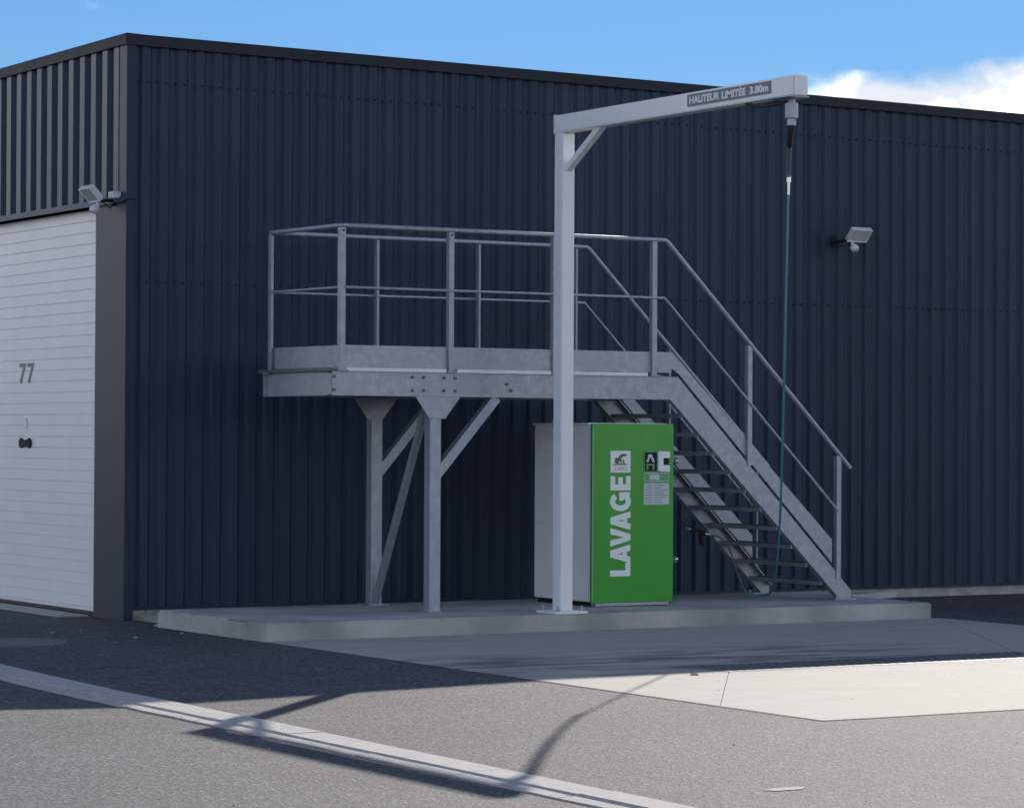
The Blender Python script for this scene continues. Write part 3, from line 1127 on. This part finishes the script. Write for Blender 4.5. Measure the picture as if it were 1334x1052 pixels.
# supports: two box legs, gusset plates, braces
for yy, x0 in ((YF, 1.755), (YR, 1.79)):
    s = 1 if yy == YF else -1
    ya, yb = (yy - 0.004, yy + 0.10) if s > 0 else (yy - 0.10, yy + 0.004)
    lg = MB().box(x0, x0 + 0.105, ya, yb, ZS, 1.905).build('leg', G, pf, bevel=0.006)
    if yy == YR:
        MB().box(x0 - 0.05, x0 + 0.155, ya - 0.05, yb + 0.03, ZS, ZS + 0.012).build('foot_plate', G, lg, bevel=0.002)
    else:
        MB().box(x0 - 0.002, x0 + 0.107, ya - 0.002, yb + 0.05, ZS, ZS + 0.010).build('foot_plate', G, lg)
    cx = x0 + (0.055 if s > 0 else 0.02)
    yg = ya - 0.010 if s > 0 else ya - 0.010
    MB().prism([(cx - 0.20, 1.915), (cx + 0.225, 1.915), (cx + 0.08, 1.735), (cx - 0.07, 1.735)], 'y', yg, yg + 0.008).build('gusset_plate', G, pf)
    # knee brace towards the stairs
    mb = MB()
    yc = (ya + yb) / 2
    mb.bar((x0 + 0.055, yc, 1.245), (x0 + 0.65, yc, 1.914), 0.075, 0.080, (0, 0, 1))
    mb.build('knee_brace', G, pf)
# diagonal between the legs
mb = MB()
mb.bar((1.79, YF + 0.10, 1.90), (1.82, YR - 0.11, ZS + 0.02), 0.05, 0.055, (1, 0, 0))
mb.build('diagonal_brace', G, pf, bevel=0.003)
# bolt heads on the beam
for (x, z) in ((1.585, 2.075), (1.585, 1.965), (1.69, 2.075), (1.69, 1.965), (1.885, 2.072), (1.885, 1.965), (1.99, 2.07), (1.99, 1.965),
               (2.49, 2.03), (2.53, 1.975), (0.86, 1.965), (0.86, 2.07)):
    MB().cyl((x, YF, z), 0.0145, -0.012, (0, 1, 0), 6).build('bolt', M['galv_dark'], pf)

# ------------------------------------------------------------------ overhead wash boom
PX, PY = 2.675, -2.75
bo = thing('wash_boom', 'white steel post with long overhead arm and height limit sign', 'boom', (PX, PY, ZS))


def R_(p):
    return (p[0] - PX, p[1] - PY, p[2] - ZS)


def rbox(mb, x0, x1, y0, y1, z0, z1):
    return mb.box(x0 - PX, x1 - PX, y0 - PY, y1 - PY, z0 - ZS, z1 - ZS)


WM = M['white']
rbox(MB(), PX - 0.062, PX + 0.062, PY - 0.062, PY + 0.062, ZS + 0.02, 4.09).build('post', WM, bo, bevel=0.008, seg=2)
bp = rbox(MB(), PX - 0.155, PX + 0.155, PY - 0.15, PY + 0.16, ZS, ZS + 0.022).build('base_plate', WM, bo, bevel=0.003)
for dx in (-0.115, 0.115):
    for dy in (-0.115, 0.12):
        mb = MB().cyl(R_((PX + dx, PY + dy, ZS + 0.02)), 0.018, 0.018, seg=6)
        mb.cyl(R_((PX + dx, PY + dy, ZS + 0.02)), 0.009, 0.045, seg=8)
        mb.build('anchor_bolt', M['galv'], bp)
rbox(MB(), PX - 0.058, PX + 0.066, -5.98, PY + 0.066, 4.092, 4.238).build('arm', WM, bo, bevel=0.007, seg=2)
rbox(MB(), PX - 0.064, PX + 0.062, PY + 0.0665, PY + 0.072, 4.085, 4.243).build('end_cap', WM, bo)
rbox(MB(), PX - 0.055, PX + 0.063, -5.9845, -5.9805, 4.095, 4.235).build('end_cap', WM, bo)
mb = MB()
mb.bar(R_((PX + 0.002, PY + 0.01, 3.755)), R_((PX + 0.002, PY - 0.60, 4.125)), 0.055, 0.05, (0, 0, 1))
mb.build('corner_brace', WM, bo)
mb = MB()
for z in (3.05, 2.45, 4.02):
    mb = MB().cyl(R_((PX - 0.0, PY + 0.062, z)), 0.010, 0.012, (0, 1, 0), 8)
    mb.build('bolt', M['galv'], bo)
# sign plate on the arm
sg = rbox(MB(), PX - 0.062, PX - 0.0585, -5.70, -4.615, 4.128, 4.222).build('sign_plate', M['navy'], bo)
sg['label'] = 'dark blue height limit plate reading HAUTEUR LIMITÉE 3.80m'
for body, y0_, w_, h_ in (('HAUTEUR', -4.645, 0.40, 0.058), ('LIMITÉE', -5.075, 0.31, 0.070), ('3.80m', -5.435, 0.235, 0.058)):
    text('sign_word', body, 0.08, M['letter'], sg, R_((PX - 0.0625, y0_, 4.146)), (0, -1, 0), (0, 0, 1), offset=0.003, extrude=0.0008, fit=(w_, h_))
# swivel and swing arm
SW = (PX + 0.01, -5.86)
sw = MB()
sw.cyl(R_((SW[0], SW[1], 4.092)), 0.028, -0.05, seg=14)
sw.cyl(R_((SW[0], SW[1], 4.045)), 0.048, -0.11, seg=20)
sw.cyl(R_((SW[0], SW[1], 3.931)), 0.034, -0.05, seg=16)
so = sw.build('swivel', M['galv'], bo, smooth=True)
rbox(MB(), PX - 0.09, PX + 0.09, -5.97, -5.70, 4.080, 4.0915).build('swivel_plate', M['galv'], bo, bevel=0.002)
mb = MB()
mb.tube([R_((PX - 0.03, -5.35, 4.085)), R_((PX - 0.03, -5.55, 4.045)), R_((PX - 0.02, -5.75, 4.05)), R_((SW[0], SW[1] + 0.03, 4.065))], 0.012, 8)
mb.build('supply_pipe', M['rubber'], bo, smooth=True)
TIP = (4.235, -3.73, 3.79)


def lerp3(a, b, t):
    return tuple(a[i] + (b[i] - a[i]) * t for i in range(3))


A0 = (SW[0], SW[1], 3.900)
def catmull(pts, n=8):
    P = [Vector(p) for p in pts]
    P = [P[0] * 2 - P[1]] + P + [P[-1] * 2 - P[-2]]
    out = []
    for i in range(1, len(P) - 2):
        for k in range(n):
            t = k / n
            a, b, c, d = P[i - 1], P[i], P[i + 1], P[i + 2]
            out.append(0.5 * ((2 * b) + (c - a) * t + (2 * a - 5 * b + 4 * c - d) * t * t + (3 * b - a - 3 * c + d) * t ** 3))
    out.append(P[-2])
    return out


ARM = []
for t_, z_ in ((0.0, 3.900), (0.06, 3.905), (0.30, 3.935), (0.55, 3.935), (0.76, 3.895), (0.90, 3.835), (0.98, 3.780), (1.0, 3.735)):
    q = lerp3(A0, TIP, t_)
    ARM.append((q[0], q[1], z_))
arc = [R_(p) for p in catmull(ARM, 5)]
mb = MB()
k_ = int(len(arc) * 0.55)
mb.tube(arc[:k_], [0.034 - 0.010 * i / k_ for i in range(k_)], 12)
mb.build('swing_arm', M['rubber'], bo, smooth=True)
mb = MB()
mb.tube(arc[k_ - 1:], 0.019, 12)
mb.build('arm_tube', M['galv'], bo, smooth=True)
mb = MB()
mb.tube([R_((TIP[0], TIP[1], TIP[2] - 0.04)), R_((TIP[0], TIP[1], TIP[2] - 0.10)), R_((TIP[0], TIP[1], TIP[2] - 0.101)), R_((TIP[0], TIP[1], TIP[2] - 0.2))], [0.022, 0.022, 0.012, 0.012], 10)
mb.build('hose_coupling', M['steel'], bo, smooth=True)

# ------------------------------------------------------------------ hose and gun
HO = (5.40, -1.45, ZS)
hs = thing('pressure_hose', 'teal pressure hose hanging from the overhead boom into the stairs', 'hose', HO)
hp = [(TIP[0], TIP[1], TIP[2] - 0.17), (4.25, -3.70, 3.35), (4.31, -3.60, 2.75), (4.47, -3.36, 2.05), (4.77, -2.93, 1.42), (5.10, -2.46, 0.93),
      (5.30, -2.16, 0.62), (5.50, -1.85, 0.36), (5.62, -1.62, 0.20), (5.70, -1.42, ZS + 0.010), (5.64, -1.30, ZS + 0.010), (5.58, -1.28, ZS + 0.03)]
hp2 = [(5.58, -1.28, ZS + 0.03), (5.47, -1.28, 0.38), (5.41, -1.28, 0.55), (5.34, -1.28, 0.645), (5.26, -1.28, 0.69), (5.16, -1.28, 0.705)]
mb = MB()
mb.tube([tuple(Vector(p) - Vector(HO)) for p in catmull(hp, 8)], 0.0105, 8)
mb.build('hose_line', M['hose'], hs, smooth=True)
mb = MB()
mb.tube([tuple(Vector(p) - Vector(HO)) for p in catmull(hp2, 8)], 0.0085, 8)
mb.build('hose_tail', M['digit'], hs, smooth=True)
gun = thing('spray_gun', 'black and steel spray gun hung below the stairs on the hose end', 'spray gun', (5.16, -1.28, 0.705))
mb = MB()
mb.tube([(0.03, 0, -0.004), (-0.05, 0, 0.012)], 0.016, 10)
mb.build('coupling', M['steel'], gun, smooth=True)
mb = MB()
mb.bar((-0.04, 0, 0.012), (-0.20, 0, 0.055), 0.034, 0.045)
mb.bar((-0.09, 0, 0.02), (-0.07, 0, -0.09), 0.030, 0.034, (1, 0, 0))
mb.build('grip', M['dark'], gun, bevel=0.006)
mb = MB()
mb.tube([(-0.19, 0, 0.053), (-0.26, 0, 0.070)], [0.016, 0.013], 10)
mb.build('nozzle', M['steel'], gun, smooth=True)
# holder hook: carries the gun, bolted to the rear stringer
mb = MB()
mb.tube([(5.02, YR - 0.0, 0.86), (5.02, -1.20, 0.76), (5.02, -1.28, 0.715), (5.02, -1.31, 0.725)], 0.008, 8)
o = mb.build('gun_holder', M['galv_dark'], pf, smooth=True)

# ------------------------------------------------------------------ wash cabinet
CX, CY = 3.73, -1.70
cb = thing('wash_cabinet', 'green and grey metal car wash cabinet lettered LAVAGE', 'cabinet', (CX, CY, ZS))


def cbox(mb, x0, x1, y0, y1, z0, z1):
    return mb.box(x0 - CX, x1 - CX, y0 - CY, y1 - CY, z0 - ZS, z1 - ZS)


def C_(p):
    return (p[0] - CX, p[1] - CY, p[2] - ZS)


cbox(MB(), 3.36, 4.11, -2.10, -1.25, ZS, 0.19).build('base', M['dark'], cb)
cbox(MB(), 3.335, 4.125, -2.125, -1.225, 0.185, 1.692).build('body', M['grey'], cb, bevel=0.008, seg=2)
cbox(MB(), 3.345, 4.115, -2.162, -2.127, 0.20, 1.68).build('door_seal', M['dark'], cb)
cbox(MB(), 3.325, 4.135, -2.11, -1.20, 1.6925, 1.712).build('lid', M['grey'], cb, bevel=0.006)
gd = cbox(MB(), 3.315, 4.150, -2.200, -2.163, 0.178, 1.706).build('green_door', M['green'], cb, bevel=0.006, seg=2)
gd['label'] = 'green front panel with white vertical lettering'
mb = MB()
cbox(mb, 3.312, 3.324, -2.2025, -2.1995, 0.185, 1.70)
mb.build('edge_trim', M['green_edge'], gd)
FY = -2.2005
cbox(MB(), 3.36, 4.11, -2.19, -2.12, 0.150, 0.176).build('bottom_sill', M['galv'], cb)
# lettering LAVAGE, reading upwards; heavy block letters
H_, A = 0.205, 0.0


def letter_polys(ch):
    t = 0.30
    if ch == 'L':
        return [[(0, 0), (.62, 0), (.62, .24), (.27, .24), (.27, 1), (0, 1)]], 0.62
    if ch == 'E':
        return [[(0, 0), (.66, 0), (.66, .23), (.27, .23), (.27, .39), (.60, .39), (.60, .61), (.27, .61), (.27, .77), (.65, .77), (.65, 1), (0, 1)]], 0.66
    if ch == 'A':
        return [[(0, 0), (.275, 0), (.325, .17), (.34, .36), (.38, .36), (.42, .70), (.43, 1), (.27, 1)],
                [(.84, 0), (.565, 0), (.515, .17), (.50, .36), (.46, .36), (.42, .70), (.4301, 1), (.57, 1)],
                [(.32, .17), (.52, .17), (.50, .36), (.34, .36)]], 0.84
    if ch == 'V':
        return [[(.0, 1), (.28, 1), (.42, .34), (.56, 1), (.84, 1), (.56, 0), (.28, 0)]], 0.84
    if ch == 'G':
        pts = []
        for k in range(0, 25):
            a = math.radians(38 + 292 * k / 24)
            pts.append((.42 + .44 * math.cos(a), .5 + .52 * math.sin(a)))
        pts = pts[:]
        inner = []
        for k in range(24, -1, -1):
            a = math.radians(38 + 292 * k / 24)
            inner.append((.42 + .17 * math.cos(a), .5 + .27 * math.sin(a)))
        return [pts + inner, [(.46, .34), (.84, .34), (.84, .56), (.46, .56)], [(.62, .06), (.84, .02), (.84, .36), (.62, .36)]], 0.86
    return [], 0.3


def letter_mesh(polys, sx, sy, depth):
    mb = MB()
    for j, p in enumerate(polys):
        dd = depth + 0.0003 * j
        n = len(p)
        v = [(x * sx, y * sy, 0) for x, y in p] + [(x * sx, y * sy, dd) for x, y in p]
        f = [tuple(range(n)), tuple(range(2 * n - 1, n - 1, -1))] + [(i, (i + 1) % n, n + (i + 1) % n, n + i) for i in range(n)]
        mb.add(v, f)
    return mb


total = sum(letter_polys(c)[1] for c in 'LAVAGE') + 0.05 * 3 - 0.10 * 2
SXL = 0.858 / total
cur = 0.0
gaps = {0: -0.02, 1: -0.09, 2: -0.09, 3: 0.03, 4: 0.06}
total = sum(letter_polys(c)[1] for c in 'LAVAGE') + sum(gaps.values())
SXL = 0.858 / total
for i, ch in enumerate('LAVAGE'):
    polys_, w = letter_polys(ch)
    mt = Matrix(((0, -1, 0, 3.703 - CX), (0, 0, -1, FY - CY), (1, 0, 0, 0.402 + cur - ZS), (0, 0, 0, 1)))
    letter_mesh(polys_, SXL, H_, 0.0015).build('letter', M['letter'], gd, matrix=mt)
    cur += (w + gaps.get(i, 0)) * SXL
# emblem plate
ep = cbox(MB(), 3.497, 3.700, FY - 0.002, FY, 1.288, 1.474).build('emblem_plate', M['letter'], gd)


def flat(poly, m, name, par, d=0.0012, base=0.002):
    mb = MB().prism([(x - CX, z - ZS) for x, z in poly], 'y', FY - base - d - CY, FY - base - CY)
    return mb.build(name, m, par)


def EP(u, v):
    return (3.497 + 0.203 * u, 1.288 + 0.186 * v)


em = [(.20, .46), (.22, .66), (.30, .70), (.38, .66), (.46, .80), (.56, .86), (.78, .86), (.80, .76), (.60, .73), (.52, .62), (.56, .50), (.60, .40), (.50, .44), (.44, .56), (.40, .50), (.46, .41), (.34, .40)]
flat([EP(*p) for p in em], M['logo_green'], 'emblem_figure', ep)
flat([EP(*p) for p in [(.64, .40), (.60, .62), (.66, .60), (.72, .40)]], M['logo_green'], 'emblem_figure', ep)
flat([EP(*p) for p in [(.12, .34), (.86, .36), (.86, .40), (.12, .395)]], M['logo_green'], 'emblem_base', ep)
text('emblem_lettering', 'CAPCI', 0.05, M['ochre'], ep, C_((3.535, FY - 0.0025, 1.306)), (1, 0, 0), (0, 0, 1), offset=0.0004, extrude=0.0006, fit=(0.132, 0.034))
# card reader unit
rp = cbox(MB(), 3.838, 3.975, FY - 0.006, FY, 1.292, 1.474).build('screen_surround', M['label_green'], gd)
cbox(MB(), 3.846, 3.968, FY - 0.0075, FY - 0.0055, 1.300, 1.462).build('screen', M['dark'], rp)
flat([(3.860, 1.378), (3.885, 1.445), (3.915, 1.445), (3.948, 1.378), (3.925, 1.378), (3.902, 1.425), (3.880, 1.378)], M['label'], 'screen_mark', rp, 0.001, 0.0074)
for (a, b, c, d) in ((3.862, 3.880, 1.312, 1.365), (3.925, 3.943, 1.312, 1.365), (3.880, 3.925, 1.348, 1.362)):
    flat([(a, c), (b, c), (b, d), (a, d)], M['label_green'], 'screen_mark', rp, 0.001, 0.0074)
cpoly = [(3.978, 1.298), (4.085, 1.292), (4.098, 1.302), (4.098, 1.345), (4.085, 1.352), (4.03, 1.352), (4.03, 1.412), (4.085, 1.412), (4.098, 1.42), (4.098, 1.458), (4.085, 1.468), (3.99, 1.472), (3.978, 1.462)]
mb = MB().prism([(x - CX, z - ZS) for x, z in cpoly], 'y', FY - 0.022 - CY, FY - CY)
cd = mb.build('card_reader', M['white'], gd, bevel=0.003)
cbox(MB(), 4.0305, 4.092, FY - 0.008, FY, 1.3525, 1.4115).build('card_slot', M['dark'], cd)
lb = cbox(MB(), 3.838, 4.100, FY - 0.0022, FY, 1.208, 1.286).build('price_label', M['label'], gd)
cbox(MB(), 3.843, 4.095, FY - 0.0032, FY - 0.002, 1.214, 1.280).build('label_field', M['label_green'], lb)
for (a, b, c, d) in ((3.90, 4.00, 1.225, 1.270), ):
    flat([(a, c), (b, c), (b, d), (a, d)], M['label'], 'label_field', lb, 0.0008, 0.0031)
ib = cbox(MB(), 3.840, 4.100, FY - 0.002, FY, 1.012, 1.196).build('instruction_sheet', M['label'], gd)
for r in range(8):
    z = 1.178 - r * 0.021
    a, b = 3.856, random.uniform(4.02, 4.09)
    if r in (2, 4):
        a, b = 3.85, 4.092
    mid = 3.935
    flat([(a, z - 0.004), (mid - 0.006, z - 0.004), (mid - 0.006, z + 0.003), (a, z + 0.003)], M['print'], 'text_line', ib, 0.0006, 0.0019)
    flat([(mid + 0.006, z - 0.004), (b, z - 0.004), (b, z + 0.003), (mid + 0.006, z + 0.003)], M['print'], 'text_line', ib, 0.0006, 0.0019)
# knobs on the closing edge, small beacon on the lid
for z in (1.388, 0.538):
    mb = MB()
    mb.tube([C_((4.150, -2.175, z)), C_((4.165, -2.18, z)), C_((4.172, -2.182, z)), C_((4.196, -2.188, z)), C_((4.204, -2.19, z))], [0.012, 0.012, 0.028, 0.028, 0.012], 14)
    mb.build('knob', M['steel'], cb, smooth=True)
mb = MB()
cbox(mb, 3.44, 3.50, -1.42, -1.34, 1.712, 1.745)
mb.cyl(C_((3.47, -1.38, 1.74)), 0.022, 0.04, seg=10)
mb.build('cable_gland', M['lamp'], cb, bevel=0.004)

# ------------------------------------------------------------------ small things on the ground
mx_, my_ = -1.86, -2.05
mh = thing('manhole_cover', 'round worn manhole cover flush in the shaded asphalt', 'manhole cover', (mx_, my_, g(mx_, my_)))
MB().cyl((0, 0, -0.02), 0.36, 0.026, seg=40).build('cover', M['iron'], mh)
mb = MB()
n = 40
v = []
for r, z in ((0.365, 0.0), (0.365, 0.008), (0.43, 0.008), (0.44, 0.0)):
    v += [(r * math.cos(2 * math.pi * k / n), r * math.sin(2 * math.pi * k / n), z) for k in range(n)]
f = [(q * n + k, q * n + (k + 1) % n, (q + 1) * n + (k + 1) % n, (q + 1) * n + k) for q in range(3) for k in range(n)]
mb.add(v, f)
mb.build('ring', M['iron'], mh)

# loose grit
mb = MB()
def pebble(mb, x, y, r, base=None):
    z = (g(x, y) if base is None else base)
    n = 6
    v = [(x, y, z + r * 0.8)]
    for k in range(n):
        a = 2 * math.pi * k / n + random.uniform(-.3, .3)
        q = r * random.uniform(.7, 1.2)
        v.append((x + q * math.cos(a), y + q * math.sin(a), z + r * random.uniform(0.1, 0.5)))
    v2 = [(p[0], p[1], z - 0.004) for p in v[1:]]
    v += v2
    f = [(0, 1 + k, 1 + (k + 1) % n) for k in range(n)] + [(1 + k, n + 1 + k, n + 1 + (k + 1) % n, 1 + (k + 1) % n) for k in range(n)]
    mb.add(v, f)


for i in range(110):
    x, y = random.uniform(-9, 5), random.uniform(-17, -6)
    if -3.2 < x < -2.6 or (-0.2 < x and y > -9.95):
        continue
    pebble(mb, x, y, random.choice([0.004, 0.005, 0.006, 0.009]))
for i in range(9):
    pebble(mb, random.uniform(-1.2, -0.1), random.uniform(-3.4, -0.6), random.choice([0.008, 0.012, 0.016]))
for i in range(10):
    x, y = random.uniform(0, 5), random.uniform(-9.8, -7.4)
    pebble(mb, x, y, random.choice([0.005, 0.007]), g(x, y) + AT)
o = mb.build('grit', M['stone'])
tag(o, 'loose pale grit scattered over the asphalt and concrete', 'grit', kind='stuff')
mb = MB()
pebble(mb, 1.03, -7.03, 0.030, g(1.03, -7.03) + AT)
o = mb.build('stone', M['stone'])
tag(o, 'single pale stone lying at the drain grate corner', 'stone')
o = blob(-2.07, -12.25, 0.10, 0.055, 40, 0.16, 0.003, 'paint_spot', M['kerb'])
struct(o, 'small pale paint spot on the sunlit asphalt', 'paint mark')
mb = MB()
pebble(mb, -0.02, -0.75, 0.10, -0.045)
pebble(mb, 0.06, -0.62, 0.07, -0.03)
o = mb.build('concrete_rubble', M['stone'])
tag(o, 'pale lump of spilled concrete by the wall plinth', 'rubble')
